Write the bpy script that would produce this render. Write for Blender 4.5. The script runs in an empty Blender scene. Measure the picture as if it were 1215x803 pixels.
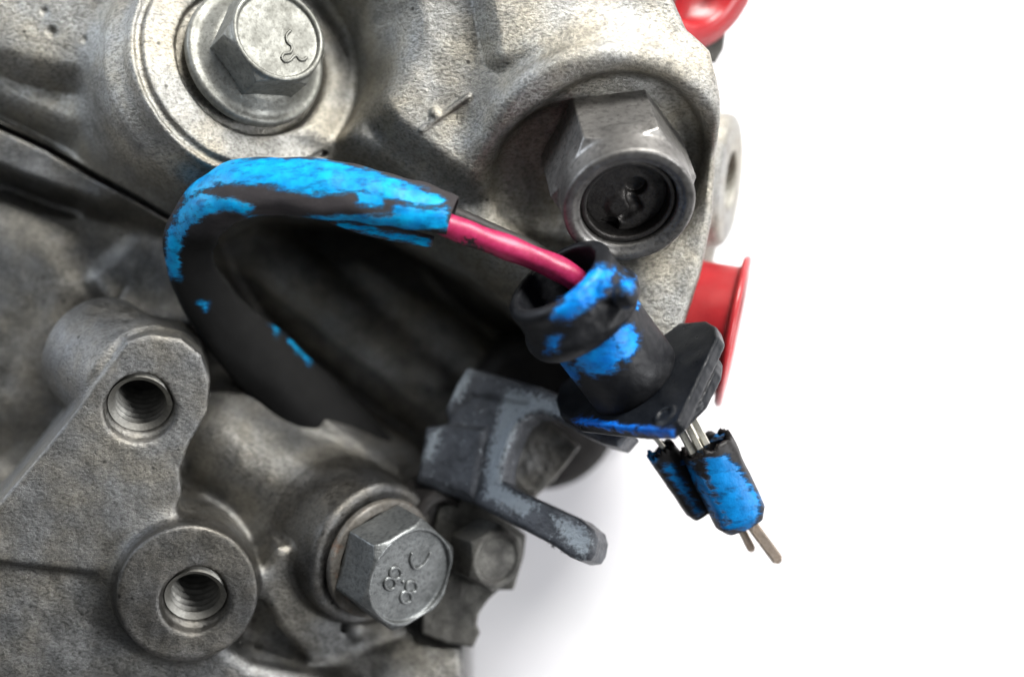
import bpy, math, random
import numpy as np
from mathutils import Vector, Matrix, noise as mnoise

# ------------------------------------------------------------------ units
# All lengths below are written in "units"; one unit is 0.12 mm (S metres).
S = 0.00012
DC = 2000.0                      # camera height above the datum plane, in units
CX, CY = 607.5, 401.5
SHEET_Z = -342.0
STEP = 2.2                       # casting resolution
scene = bpy.context.scene
random.seed(7)

# ------------------------------------------------------------------ camera
cam_d = bpy.data.cameras.new('camera')
cam = bpy.data.objects.new('camera', cam_d)
scene.collection.objects.link(cam)
cam.location = (0, 0, DC * S)
cam_d.sensor_width = 36.0
cam_d.lens = 36.0 * DC / 1215.0
cam_d.clip_start = 0.005
cam_d.clip_end = 50.0
cam_d.dof.use_dof = True
cam_d.dof.focus_distance = (DC - 80) * S
cam_d.dof.aperture_fstop = 6.5
scene.camera = cam

# ------------------------------------------------------------------ world and lamps
world = bpy.data.worlds.new('World')
scene.world = world
world.use_nodes = True
bg = world.node_tree.nodes['Background']
bg.inputs['Color'].default_value = (0.93, 0.96, 1.0, 1)
bg.inputs['Strength'].default_value = 0.17

def softbox(name, loc, target, size, power, color=(1, 1, 1), spread=180):
    l = bpy.data.lights.new(name, 'AREA')
    l.shape = 'RECTANGLE'; l.size = size[0]; l.size_y = size[1]
    l.energy = power; l.color = color; l.spread = math.radians(spread)
    o = bpy.data.objects.new(name, l); scene.collection.objects.link(o)
    o.location = loc
    o.rotation_euler = (Vector(target) - Vector(loc)).to_track_quat('-Z', 'Y').to_euler()
    return o
softbox('window_softbox', (0.30, 0.60, 0.42), (0, 0, 0), (0.36, 0.24), 17.0, (1.0, 0.985, 0.95))
softbox('side_softbox', (0.72, -0.12, 0.47), (0.06, -0.03, -0.05), (0.25, 0.25), 6.8, (0.97, 0.98, 1.0))
softbox('rim_softbox', (-0.55, 0.30, 0.13), (-0.04, 0, 0), (0.22, 0.26), 2.4, (0.80, 0.88, 1.0))

vs = scene.view_settings
scene.display_settings.display_device = 'sRGB'
vs.view_transform = 'Standard'; vs.look = 'None'; vs.gamma = 1.0; vs.use_curve_mapping = False
vs.exposure = -0.12

# ------------------------------------------------------------------ coordinates
def C(x, y, z=0.0):
    """point at picture position (x, y) and height z"""
    s = (DC - z) / DC
    return np.array([(x - CX) * s, -(y - CY) * s, z], dtype=float)

def V(dx, dy, dz):
    v = np.array([dx, -dy, dz], dtype=float)
    return v / np.linalg.norm(v)

def onplane(x, y, c, n):
    o = np.array([0, 0, DC]); r = np.array([(x - CX), -(y - CY), -DC], dtype=float)
    t = np.dot(c - o, n) / np.dot(r, n)
    return o + r * t

def frame(d):
    a = np.array([0, 1.0, 0]) if abs(d[1]) < 0.9 else np.array([1.0, 0, 0])
    u = np.cross(a, d); u /= np.linalg.norm(u)
    return u, np.cross(d, u)

# ------------------------------------------------------------------ signed distance modelling
class Grid:
    def __init__(s, lo, hi, step):
        s.lo = np.array(lo, float); s.step = step
        s.n = np.ceil((np.array(hi, float) - s.lo) / step).astype(int) + 1
        s.F = np.full(tuple(s.n), 60.0, np.float32)
        s.ax = [(s.lo[i] + step * np.arange(s.n[i])).astype(np.float32) for i in range(3)]
    def sl(s, lo, hi, m):
        r = []
        for i in range(3):
            a = int(max(0, math.floor((lo[i] - m - s.lo[i]) / s.step)))
            b = int(min(s.n[i], math.ceil((hi[i] + m - s.lo[i]) / s.step) + 1))
            if b <= a: return None
            r.append(slice(a, b))
        return tuple(r)
    def op(s, prim, k=0.0, mode='u'):
        f, lo, hi = prim
        q = s.sl(lo, hi, k + 3 * s.step + 2) if mode != 'i' else (slice(None),) * 3
        if q is None: return s
        X = s.ax[0][q[0]][:, None, None]; Y = s.ax[1][q[1]][None, :, None]; Z = s.ax[2][q[2]][None, None, :]
        d = f(X, Y, Z).astype(np.float32)
        a = s.F[q]
        if mode == 'u':
            if k > 0:
                h = np.clip(k - np.abs(a - d), 0, None) / k
                s.F[q] = np.minimum(a, d) - h * h * k * 0.25
            else: s.F[q] = np.minimum(a, d)
        else:
            if mode == 's': d = -d
            if k > 0:
                h = np.clip(k - np.abs(a - d), 0, None) / k
                s.F[q] = np.maximum(a, d) + h * h * k * 0.25
            else: s.F[q] = np.maximum(a, d)
        return s
    def add(s, p, k=0.0): return s.op(p, k, 'u')
    def sub(s, p, k=0.0): return s.op(p, k, 's')
    def cut(s, p, k=0.0): return s.op(p, k, 'i')
    def close(s):
        F = s.F
        F[0] = F[-1] = 9; F[:, 0] = F[:, -1] = 9; F[:, :, 0] = F[:, :, -1] = 9
        return s
    def mesh(s):
        s.close()
        F = s.F; I = F < 0
        n = np.array(F.shape) - 1
        cnt = np.zeros(tuple(n), np.uint8)
        offs = [(i, j, k) for i in (0, 1) for j in (0, 1) for k in (0, 1)]
        for (i, j, k) in offs:
            cnt += I[i:i + n[0], j:j + n[1], k:k + n[2]]
        act = (cnt > 0) & (cnt < 8)
        idx = np.argwhere(act)
        vid = np.full(tuple(n), -1, np.int32); vid[act] = np.arange(len(idx))
        P = np.zeros((len(idx), 3)); W = np.zeros(len(idx))
        cv = {o: F[idx[:, 0] + o[0], idx[:, 1] + o[1], idx[:, 2] + o[2]].astype(float) for o in offs}
        for a in offs:
            for ax in range(3):
                if a[ax] == 1: continue
                b = list(a); b[ax] = 1; b = tuple(b)
                fa, fb = cv[a], cv[b]
                m = (fa < 0) != (fb < 0)
                t = fa[m] / (fa[m] - fb[m])
                p = np.tile(np.array(a, float), (m.sum(), 1)); p[:, ax] = t
                P[m] += p; W[m] += 1
        P = P / W[:, None] + idx
        P = P * s.step + s.lo
        quads = []
        for ax in range(3):
            b, c = (ax + 1) % 3, (ax + 2) % 3
            s0 = [slice(1, -1)] * 3; s0[ax] = slice(0, -1)
            s1 = list(s0); s1[ax] = slice(1, None)
            A = I[tuple(s0)]; B = I[tuple(s1)]
            e = np.argwhere(A != B)
            ins = A[tuple(e.T)]
            base = e.copy(); base[:, b] += 1; base[:, c] += 1
            def g(db, dc):
                q = base.copy(); q[:, b] -= db; q[:, c] -= dc
                return vid[q[:, 0], q[:, 1], q[:, 2]]
            q = np.stack([g(1, 1), g(0, 1), g(0, 0), g(1, 0)], 1)
            q[~ins] = q[~ins][:, ::-1]
            quads.append(q)
        Q = np.concatenate(quads)
        Q = Q[(Q >= 0).all(1)]
        return P, Q

def bb(pts, m):
    pts = np.array(pts); return pts.min(0) - m, pts.max(0) + m

def cyl(c, d, r, h0, h1, rr=1.5, r1=None):
    c = np.array(c, float)
    R = max(r, r1 or r)
    e0, e1 = c + d * h0, c + d * h1
    mg = R * np.sqrt(np.clip(1 - d * d, 0, 1))
    lo = np.minimum(e0, e1) - mg; hi = np.maximum(e0, e1) + mg
    def f(X, Y, Z):
        x, y, z = X - c[0], Y - c[1], Z - c[2]
        t = x * d[0] + y * d[1] + z * d[2]
        q = np.sqrt(np.maximum(x * x + y * y + z * z - t * t, 0))
        rad = r if r1 is None else r + (r1 - r) * np.clip((t - h0) / (h1 - h0), 0, 1)
        a = q - (rad - rr); b = np.abs(t - (h0 + h1) / 2) - ((h1 - h0) / 2 - rr)
        return np.minimum(np.maximum(a, b), 0) + np.sqrt(np.maximum(a, 0) ** 2 + np.maximum(b, 0) ** 2) - rr
    return f, lo, hi

def torus(c, d, R, r):
    c = np.array(c, float)
    mg = R * np.sqrt(np.clip(1 - d * d, 0, 1)) + r
    def f(X, Y, Z):
        x, y, z = X - c[0], Y - c[1], Z - c[2]
        t = x * d[0] + y * d[1] + z * d[2]
        q = np.sqrt(np.maximum(x * x + y * y + z * z - t * t, 0))
        return np.sqrt((q - R) ** 2 + t * t) - r
    return f, c - mg, c + mg

def capsule(a, b, r, r1=None):
    a = np.array(a, float); b = np.array(b, float); ba = b - a; L = (ba * ba).sum()
    r1 = r if r1 is None else r1
    def f(X, Y, Z):
        x, y, z = X - a[0], Y - a[1], Z - a[2]
        h = np.clip((x * ba[0] + y * ba[1] + z * ba[2]) / L, 0, 1)
        return np.sqrt((x - h * ba[0]) ** 2 + (y - h * ba[1]) ** 2 + (z - h * ba[2]) ** 2) - (r + (r1 - r) * h)
    lo, hi = bb([a, b], max(r, r1)); return f, lo, hi

def sphere(c, r, sc=(1, 1, 1)):
    c = np.array(c, float); m = min(sc)
    def f(X, Y, Z):
        return (np.sqrt(((X - c[0]) / sc[0]) ** 2 + ((Y - c[1]) / sc[1]) ** 2 + ((Z - c[2]) / sc[2]) ** 2) - r) * m
    R = r * np.array(sc); return f, c - R, c + R

def poly2d(px, U, W):
    px = np.array(px, float); n = len(px)
    d = None; sgn = None
    for i in range(n):
        a = px[i]; b = px[i - 1]; e = b - a
        wx, wy = U - a[0], W - a[1]
        h = np.clip((wx * e[0] + wy * e[1]) / max(1e-9, (e * e).sum()), 0, 1)
        q = (wx - e[0] * h) ** 2 + (wy - e[1] * h) ** 2
        d = q if d is None else np.minimum(d, q)
        c1 = W >= a[1]; c2 = W < b[1]; c3 = (e[0] * wy) > (e[1] * wx)
        fl = (c1 & c2 & c3) | (~c1 & ~c2 & ~c3)
        sgn = np.where(fl, -1.0, 1.0) if sgn is None else np.where(fl, -sgn, sgn)
    return sgn * np.sqrt(d)

def prism(pts, c, d, h0, h1, rr=2.0, grow=0.0):
    """pts: picture points laid on the plane through c with normal d; extruded h0..h1 along d"""
    c = np.array(c, float); u, v = frame(d)
    P3 = [onplane(x, y, c, d) for x, y in pts]
    pl = [(np.dot(p - c, u), np.dot(p - c, v)) for p in P3]
    lo, hi = bb([p + d * h for p in P3 for h in (h0, h1)], 2 + grow)
    def f(X, Y, Z):
        x, y, z = X - c[0], Y - c[1], Z - c[2]
        if d[2] > 0.9999:
            U = x * u[0] + y * u[1]; W = x * v[0] + y * v[1]; t = z
        else:
            U = x * u[0] + y * u[1] + z * u[2]; W = x * v[0] + y * v[1] + z * v[2]; t = x * d[0] + y * d[1] + z * d[2]
        a = poly2d(pl, U, W) + rr - grow
        b = np.abs(t - (h0 + h1) / 2) - ((h1 - h0) / 2 - rr)
        return np.minimum(np.maximum(a, b), 0) + np.sqrt(np.maximum(a, 0) ** 2 + np.maximum(b, 0) ** 2) - rr
    return f, lo, hi

def hexp(c, d, R, h0, h1, ang, rr=2.5, cham=None):
    """hexagonal prism, R = corner radius, ang = angle of a corner about the axis; cham: chamfer at the h1 end"""
    c = np.array(c, float); u, v = frame(d); ap = R * math.cos(math.pi / 6)
    mg = R * np.sqrt(np.clip(1 - d * d, 0, 1)); e0, e1 = c + d * h0, c + d * h1
    lo = np.minimum(e0, e1) - mg; hi = np.maximum(e0, e1) + mg
    def f(X, Y, Z):
        x, y, z = X - c[0], Y - c[1], Z - c[2]
        U = x * u[0] + y * u[1] + z * u[2]; W = x * v[0] + y * v[1] + z * v[2]; t = x * d[0] + y * d[1] + z * d[2]
        a = None
        for k in range(3):
            th = ang + math.pi / 6 + k * math.pi / 3
            m = np.abs(U * math.cos(th) + W * math.sin(th))
            a = m if a is None else np.maximum(a, m)
        a = a - ap + rr
        b = np.abs(t - (h0 + h1) / 2) - ((h1 - h0) / 2 - rr)
        D = np.minimum(np.maximum(a, b), 0) + np.sqrt(np.maximum(a, 0) ** 2 + np.maximum(b, 0) ** 2) - rr
        if cham is not None:
            q = np.sqrt(U * U + W * W)
            D = np.maximum(D, ((q - (R - cham)) * 0.68 + (t - h1) * 0.73))
        return D
    return f, lo, hi

# ------------------------------------------------------------------ materials
def new_mat(name):
    m = bpy.data.materials.new(name); m.use_nodes = True
    nt = m.node_tree
    b = nt.nodes['Principled BSDF']
    return m, nt, b

class N:
    def __init__(s, nt):
        s.nt = nt
        g = nt.nodes.new('ShaderNodeNewGeometry')
        mp = nt.nodes.new('ShaderNodeVectorMath'); mp.operation = 'SCALE'
        mp.inputs['Scale'].default_value = 1.0 / S
        nt.links.new(g.outputs['Position'], mp.inputs[0])
        s.pos = mp.outputs[0]
    def mapped(s, scale, rot=0):
        m = s.nt.nodes.new('ShaderNodeMapping')
        m.inputs['Rotation'].default_value = (0, 0, rot)
        m.inputs['Scale'].default_value = scale
        s.nt.links.new(s.pos, m.inputs['Vector']); return m.outputs[0]
    def noise(s, size, detail=4, rough=0.55, vec=None, dist=0.0):
        n = s.nt.nodes.new('ShaderNodeTexNoise')
        n.inputs['Scale'].default_value = 1.0 / size
        n.inputs['Detail'].default_value = detail
        n.inputs['Roughness'].default_value = rough
        n.inputs['Distortion'].default_value = dist
        s.nt.links.new(vec or s.pos, n.inputs['Vector']); return n.outputs['Fac']
    def voro(s, size, vec=None, feature='F1'):
        n = s.nt.nodes.new('ShaderNodeTexVoronoi'); n.feature = feature
        n.inputs['Scale'].default_value = 1.0 / size
        s.nt.links.new(vec or s.pos, n.inputs['Vector']); return n.outputs['Distance']
    def ramp(s, fac, stops):
        r = s.nt.nodes.new('ShaderNodeValToRGB')
        e = r.color_ramp.elements
        while len(e) < len(stops): e.new(0.5)
        for i, (p, c) in enumerate(stops):
            e[i].position = p
            e[i].color = (c, c, c, 1) if isinstance(c, (int, float)) else (*c, 1)
        s.nt.links.new(fac, r.inputs[0]); return r.outputs[0]
    def mix(s, fac, a, b, mode='MIX'):
        m = s.nt.nodes.new('ShaderNodeMix'); m.data_type = 'RGBA'; m.blend_type = mode
        for sock, v in ((m.inputs[0], fac), (m.inputs[6], a), (m.inputs[7], b)):
            if isinstance(v, (int, float)): sock.default_value = v if sock.type == 'VALUE' else (v, v, v, 1)
            elif isinstance(v, tuple): sock.default_value = (*v, 1)
            else: s.nt.links.new(v, sock)
        return m.outputs[2]
    def math(s, op, a, b=0.0):
        m = s.nt.nodes.new('ShaderNodeMath'); m.operation = op
        for sock, v in ((m.inputs[0], a), (m.inputs[1], b)):
            if isinstance(v, (int, float)): sock.default_value = v
            else: s.nt.links.new(v, sock)
        return m.outputs[0]
    def attr(s, name):
        a = s.nt.nodes.new('ShaderNodeAttribute'); a.attribute_name = name; return a.outputs['Fac']
    def bump(s, h, dist, strength=1.0, prev=None):
        b = s.nt.nodes.new('ShaderNodeBump')
        b.inputs['Distance'].default_value = dist * S
        b.inputs['Strength'].default_value = strength
        s.nt.links.new(h, b.inputs['Height'])
        if prev: s.nt.links.new(prev, b.inputs['Normal'])
        return b.outputs[0]
    def link(s, a, b): s.nt.links.new(a, b)

def cast_mat(name, col, dark, metallic=0.96, rough=0.40, grain=3.2, bump=1.6, stain=0.5, shade_grime=0.0):
    m, nt, b = new_mat(name); n = N(nt)
    sv = n.mapped((0.62, 1.0, 1.0), math.radians(-32))
    big = n.noise(90, 5, 0.6, dist=0.6)
    mid = n.noise(18, 5, 0.65)
    fine = n.noise(grain, 6, 0.72, vec=sv)
    warm = n.ramp(n.noise(60, 4), [(0.38, (col[0] * 1.04, col[1] * 0.99, col[2] * 0.90)), (0.62, (col[0] * 0.97, col[1] * 0.99, col[2] * 1.03))])
    c = n.mix(n.ramp(big, [(0.36, stain), (0.60, 0.0)]), warm, dark)
    c = n.mix(n.ramp(mid, [(0.34, stain * 0.45), (0.5, 0.0)]), c, dark)
    c = n.mix(n.ramp(fine, [(0.38, 0.7), (0.55, 0.0)]), c, dark)
    oil = n.noise(130, 6, 0.62, vec=n.mapped((1.0, 1.0, 1.0), 0.7), dist=1.2)
    c = n.mix(n.ramp(oil, [(0.52, 0.0), (0.66, stain * 0.75)]), c, tuple(x * 0.6 for x in dark))
    # small dark pits
    pit = n.voro(40); pitm = n.ramp(pit, [(0.035, 0.75), (0.08, 0.0)])
    c = n.mix(pitm, c, tuple(x * 0.35 for x in dark))
    if shade_grime:  # recess shade painted dark, together with oily dirt
        g = n.math('ADD', n.attr('shade_grime'), n.math('MULTIPLY', n.math('SUBTRACT', mid, 0.5), 0.9))
        gm = n.ramp(g, [(0.35, 0.0), (0.75, shade_grime)])
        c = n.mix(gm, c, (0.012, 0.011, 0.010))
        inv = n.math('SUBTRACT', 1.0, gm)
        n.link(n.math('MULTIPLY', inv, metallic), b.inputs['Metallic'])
    else:
        b.inputs['Metallic'].default_value = metallic
    n.link(c, b.inputs['Base Color'])
    n.link(n.math('ADD', n.ramp(mid, [(0.3, rough + 0.14), (0.7, rough - 0.08)]), n.math('MULTIPLY', n.math('SUBTRACT', n.noise(5, 4, 0.7), 0.5), 0.5)), b.inputs['Roughness'])
    b1 = n.bump(n.noise(grain * 5, 3, 0.5), bump * 0.7, 0.5)
    b2 = n.bump(fine, bump, 1.0, b1)
    n.link(b2, b.inputs['Normal'])
    return m

def metal_mat(name, col, dark, metallic=0.85, rough=0.33, stain=0.6, bump=0.5, size=14, rust=None):
    m, nt, b = new_mat(name); n = N(nt)
    a1 = n.noise(size * 2.5, 5, 0.65); a2 = n.noise(size * 0.35, 4, 0.6)
    c = n.mix(n.ramp(a1, [(0.38, stain), (0.62, 0.0)]), col, dark)
    c = n.mix(n.ramp(a2, [(0.38, stain * 0.8), (0.5, 0.0)]), c, dark)
    if rust: c = n.mix(n.ramp(n.noise(size * 1.2, 5, 0.7), [(0.58, 0.0), (0.68, 0.7)]), c, rust)
    n.link(c, b.inputs['Base Color'])
    b.inputs['Metallic'].default_value = metallic
    n.link(n.ramp(a1, [(0.3, rough + 0.2), (0.7, rough)]), b.inputs['Roughness'])
    n.link(n.bump(a2, bump, 1.0, n.bump(a1, bump * 3, 0.5)), b.inputs['Normal'])
    return m

def rubber_mat(name, col, rough=0.5, paint=None, paint2=None, bump=0.5, lit_upper=False):
    """dark plastic or rubber with brushed-on paint where the 'paint' attribute is above zero"""
    m, nt, b = new_mat(name); n = N(nt)
    a1 = n.noise(22, 5, 0.6); a2 = n.noise(4, 4, 0.65)
    c = n.mix(n.ramp(a1, [(0.35, 0.0), (0.7, 0.6)]), col, tuple(min(1, x * 1.5 + 0.004) for x in col))
    c = n.mix(n.ramp(n.noise(7, 4, 0.7), [(0.60, 0.0), (0.72, 0.5)]), c, tuple(min(1, x * 2 + 0.012) for x in col))
    if lit_upper:      # upper run painted paler for the light falling on it
        wv_ = n.math('ADD', n.attr('lit_upper'), n.math('MULTIPLY', n.math('SUBTRACT', a1, 0.5), 0.8))
        c = n.mix(n.ramp(wv_, [(0.2, 0.0), (0.8, 1.0)]), c, n.mix(n.noise(8, 5, 0.7, vec=n.mapped((0.3, 1.2, 1), -0.1)), (0.016, 0.014, 0.015), (0.046, 0.041, 0.043)))
    r = n.ramp(a1, [(0.3, rough), (0.7, min(1, rough + 0.2))])
    hgt = a2
    if paint:
        pa = n.attr('paint')
        rag = n.math('MULTIPLY', n.math('SUBTRACT', n.noise(12, 7, 0.75, vec=n.mapped((0.4, 1.6, 1), math.radians(-8))), 0.5), 2.9)
        v = n.math('ADD', pa, rag)
        pm = n.ramp(v, [(0.12, 0.0), (0.34, 0.16), (0.47, 0.6), (0.58, 1.0)])
        thin = n.ramp(n.noise(9, 5, 0.7, vec=n.mapped((0.4, 1.2, 1), math.radians(-8))), [(0.36, 0.75), (0.50, 0.0)])
        pc = n.mix(n.ramp(n.noise(16, 4, 0.6), [(0.35, 0.0), (0.65, 1.0)]), paint, paint2 or paint)
        pc = n.mix(thin, pc, tuple(x * 0.35 for x in paint))
        c = n.mix(pm, c, pc)
        r = n.mix(pm, r, 0.42)
        hgt = n.math('ADD', a2, n.math('MULTIPLY', pm, 2.2))
    n.link(c, b.inputs['Base Color']); n.link(r, b.inputs['Roughness'])
    b.inputs['Specular IOR Level'].default_value = 0.25
    n.link(n.bump(hgt, bump, 1.0), b.inputs['Normal'])
    return m

ALU = (0.50, 0.485, 0.44); ALU_D = (0.115, 0.108, 0.095)
BLUE = (0.0, 0.185, 0.47); BLUE2 = (0.0, 0.32, 0.62)
M = {}
M['front'] = cast_mat('cast_aluminium_bright', (0.43, 0.42, 0.385), (0.10, 0.096, 0.086), stain=0.42, shade_grime=0.97, bump=1.5, grain=3.2)
M['rear'] = cast_mat('cast_aluminium_shaded', (0.24, 0.238, 0.228), (0.06, 0.059, 0.056), stain=0.5, shade_grime=0.97, bump=1.1, grain=3.1)  # darker copy: weaker light on the rear put into the colour
M['lug'] = cast_mat('cast_aluminium_lug', (0.235, 0.233, 0.223), (0.085, 0.083, 0.079), stain=0.3, shade_grime=0.9, bump=1.1, grain=3.0, rough=0.46)
M['boss'] = cast_mat('cast_aluminium_boss', (0.165, 0.162, 0.156), (0.05, 0.049, 0.046), stain=0.45, shade_grime=0.9, bump=0.8, grain=2.6, rough=0.42)
M['bolt_a'] = metal_mat('zinc_plated_steel', (0.27, 0.272, 0.25), (0.08, 0.078, 0.066), metallic=0.7, rough=0.46, stain=0.55, bump=0.5)
M['bolt_b'] = metal_mat('grey_steel_bolt', (0.21, 0.22, 0.22), (0.055, 0.058, 0.058), metallic=0.8, rough=0.36, stain=0.6, bump=0.5)
M['washer'] = metal_mat('rusty_washer_steel', (0.17, 0.16, 0.145), (0.07, 0.062, 0.05), metallic=0.5, rough=0.5, stain=0.7, rust=(0.17, 0.105, 0.075))
M['nut'] = metal_mat('machined_valve_steel', (0.27, 0.262, 0.25), (0.06, 0.057, 0.054), metallic=0.85, rough=0.38, stain=0.6, bump=0.4, size=18)
M['nut_in'] = metal_mat('dark_valve_steel', (0.08, 0.075, 0.07), (0.02, 0.018, 0.018), metallic=0.8, rough=0.38, stain=0.6, bump=0.6, size=9)
M['iron'] = metal_mat('dark_iron_plate', (0.13, 0.127, 0.115), (0.045, 0.043, 0.04), metallic=0.55, rough=0.5, stain=0.7, bump=0.9, size=10)
M['bore'] = metal_mat('cut_thread_aluminium', (0.24, 0.235, 0.215), (0.09, 0.087, 0.08), metallic=0.9, rough=0.42, stain=0.4, bump=0.3, size=8)
M['pin'] = metal_mat('plated_contact_metal', (0.80, 0.78, 0.70), (0.30, 0.28, 0.22), metallic=0.95, rough=0.25, stain=0.4, bump=0.3, size=8)
M['copper_pin'] = metal_mat('tinned_copper_pin', (0.55, 0.46, 0.38), (0.26, 0.19, 0.14), metallic=0.95, rough=0.3, stain=0.5, bump=0.3, size=8)
M['sleeve'] = rubber_mat('black_sleeve_blue_paint', (0.002, 0.002, 0.002), 0.7, BLUE, BLUE2, lit_upper=True)
M['boot'] = rubber_mat('black_boot_blue_paint', (0.006, 0.0065, 0.008), 0.38, (0.0, 0.15, 0.56), (0.0, 0.25, 0.70))
M['plate'] = rubber_mat('glossy_black_plastic_blue_paint', (0.004, 0.005, 0.007), 0.25, (0.0, 0.10, 0.50), (0.0, 0.15, 0.62), bump=0.3)
M['shell'] = rubber_mat('black_terminal_plastic_blue_paint', (0.008, 0.007, 0.007), 0.4, (0.0, 0.13, 0.38), (0.0, 0.19, 0.52), bump=0.6)
M['rubber'] = rubber_mat('worn_black_rubber', (0.020, 0.018, 0.017), 0.45)

def wire_mat():
    m, nt, b = new_mat('crimson_wire_insulation'); n = N(nt)
    a = n.noise(6, 5, 0.7)
    c = n.mix(n.ramp(a, [(0.3, 0.0), (0.7, 1.0)]), (0.27, 0.008, 0.047), (0.40, 0.022, 0.10))
    g = n.math('ADD', n.attr('paint'), n.math('MULTIPLY', n.math('SUBTRACT', n.noise(5, 5, 0.7), 0.5), 2.2))
    c = n.mix(n.ramp(g, [(0.45, 0.0), (0.6, 1.0)]), c, (0.02, 0.012, 0.014))
    n.link(c, b.inputs['Base Color']); b.inputs['Roughness'].default_value = 0.42
    n.link(n.bump(a, 0.4), b.inputs['Normal']); return m
M['wire'] = wire_mat()

def red_mat():
    m, nt, b = new_mat('red_plastic_cap'); n = N(nt)
    c = n.mix(n.ramp(n.noise(30, 4), [(0.3, 0.0), (0.7, 1.0)]), (0.27, 0.010, 0.014), (0.34, 0.016, 0.020))
    n.link(c, b.inputs['Base Color']); b.inputs['Roughness'].default_value = 0.33
    b.inputs['Subsurface Weight'].default_value = 0.22
    b.inputs['Subsurface Radius'].default_value = (0.002, 0.0005, 0.0004)
    b.inputs['Subsurface Scale'].default_value = 0.5
    n.link(n.bump(n.noise(12, 3), 0.5), b.inputs['Normal']); return m
M['red'] = red_mat()

def bracket_mat():
    m, nt, b = new_mat('corroded_blue_grey_bracket'); n = N(nt)
    a1 = n.noise(30, 6, 0.65, dist=0.5); a2 = n.noise(5, 5, 0.7)
    c = n.mix(n.ramp(a1, [(0.35, 0.0), (0.65, 1.0)]), (0.030, 0.033, 0.040), (0.085, 0.092, 0.105))
    fl = n.math('ADD', n.attr('paint'), n.math('MULTIPLY', n.math('SUBTRACT', a2, 0.5), 1.9))  # pale corrosion, plus the lit inner edge painted in
    c = n.mix(n.ramp(fl, [(0.30, 0.0), (0.75, 0.9)]), c, (0.32, 0.36, 0.39))
    c = n.mix(n.ramp(n.noise(9, 8, 0.8), [(0.59, 0.0), (0.66, 0.7)]), c, (0.42, 0.47, 0.50))
    c = n.mix(n.ramp(n.noise(4, 5, 0.7, vec=n.mapped((1, 1, 1), 1.0)), [(0.30, 0.9), (0.40, 0.0)]), c, (0.02, 0.02, 0.022))
    c = n.mix(n.ramp(n.noise(11, 5, 0.75, vec=n.mapped((1, 1, 1), 2.0)), [(0.66, 0.0), (0.73, 0.7)]), c, (0.16, 0.09, 0.06))
    n.link(c, b.inputs['Base Color'])
    b.inputs['Metallic'].default_value = 0.35; b.inputs['Roughness'].default_value = 0.42
    n.link(n.bump(a2, 1.6, 1.0, n.bump(a1, 3.0, 0.5)), b.inputs['Normal']); return m
M['bracket'] = bracket_mat()

def paper_mat():
    m, nt, b = new_mat('white_backdrop_paper'); n = N(nt)
    c = n.mix(n.ramp(n.noise(160, 4), [(0.3, 0.0), (0.7, 1.0)]), (0.89, 0.88, 0.91), (0.92, 0.915, 0.93))
    n.link(c, b.inputs['Base Color']); b.inputs['Roughness'].default_value = 0.9
    n.link(n.bump(n.noise(220, 3), 6.0, 0.5), b.inputs['Normal']); return m
M['paper'] = paper_mat()

# ------------------------------------------------------------------ objects
def thing(name, label, cat, at, group=None):
    o = bpy.data.objects.new(name, None); scene.collection.objects.link(o)
    o.empty_display_size = 0.005
    o.location = Vector([float(x) * S for x in at])
    o['label'] = label; o['category'] = cat
    if group: o['group'] = group
    return o

def wloc(o):
    v = Vector(o.location); p = o.parent
    while p: v += p.location; p = p.parent
    return v

def build(name, P, Q, mat, parent, label=None, paint=None, lump=0.0, smooth=True, normals=None, attrs=None):
    P = np.asarray(P, float)
    if lump > 0:
        Pn = P.copy()
        for i in range(len(P)):
            p = P[i]
            a = mnoise.noise(Vector((p[0] / 26, p[1] / 26, p[2] / 26)))
            b = mnoise.noise(Vector((p[0] / 9 + 7, p[1] / 9, p[2] / 9)))
            Pn[i, 2] += lump * (1.4 * a + 0.5 * b); Pn[i, 0] += lump * (0.5 * b); Pn[i, 1] += lump * 0.5 * a
        P = Pn
    cen = (P.min(0) + P.max(0)) / 2
    me = bpy.data.meshes.new(name)
    if isinstance(Q, np.ndarray):
        me.vertices.add(len(P)); me.vertices.foreach_set('co', ((P - cen) * S).astype(np.float32).ravel())
        me.loops.add(Q.size); me.loops.foreach_set('vertex_index', Q.astype(np.int32).ravel())
        me.polygons.add(len(Q)); me.polygons.foreach_set('loop_start', (np.arange(len(Q)) * Q.shape[1]).astype(np.int32))
        me.update(calc_edges=True); me.validate()
    else:
        me.from_pydata([tuple(x) for x in (P - cen) * S], [], [list(map(int, f)) for f in Q]); me.update()
    me.polygons.foreach_set('use_smooth', [smooth] * len(me.polygons))
    if paint is not None:
        a = me.attributes.new('paint', 'FLOAT', 'POINT'); a.data.foreach_set('value', np.asarray(paint, np.float32))
    for k, v in (attrs or {}).items():
        a = me.attributes.new(k, 'FLOAT', 'POINT'); a.data.foreach_set('value', np.asarray(v, np.float32))
    if normals is not None: me.normals_split_custom_set_from_vertices([tuple(x) for x in normals])
    me.materials.append(mat)
    o = bpy.data.objects.new(name, me); scene.collection.objects.link(o)
    o.parent = parent
    o.location = Vector([float(x) * S for x in cen]) - (wloc(parent) if parent else Vector((0, 0, 0)))
    if label: o['label'] = label
    return o

def vnormals(P, Q):
    n = np.cross(P[Q[:, 2]] - P[Q[:, 0]], P[Q[:, 3]] - P[Q[:, 1]])
    vn = np.zeros_like(P)
    for i in range(4): np.add.at(vn, Q[:, i], n)
    return vn / np.maximum(np.linalg.norm(vn, axis=1), 1e-9)[:, None]

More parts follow.
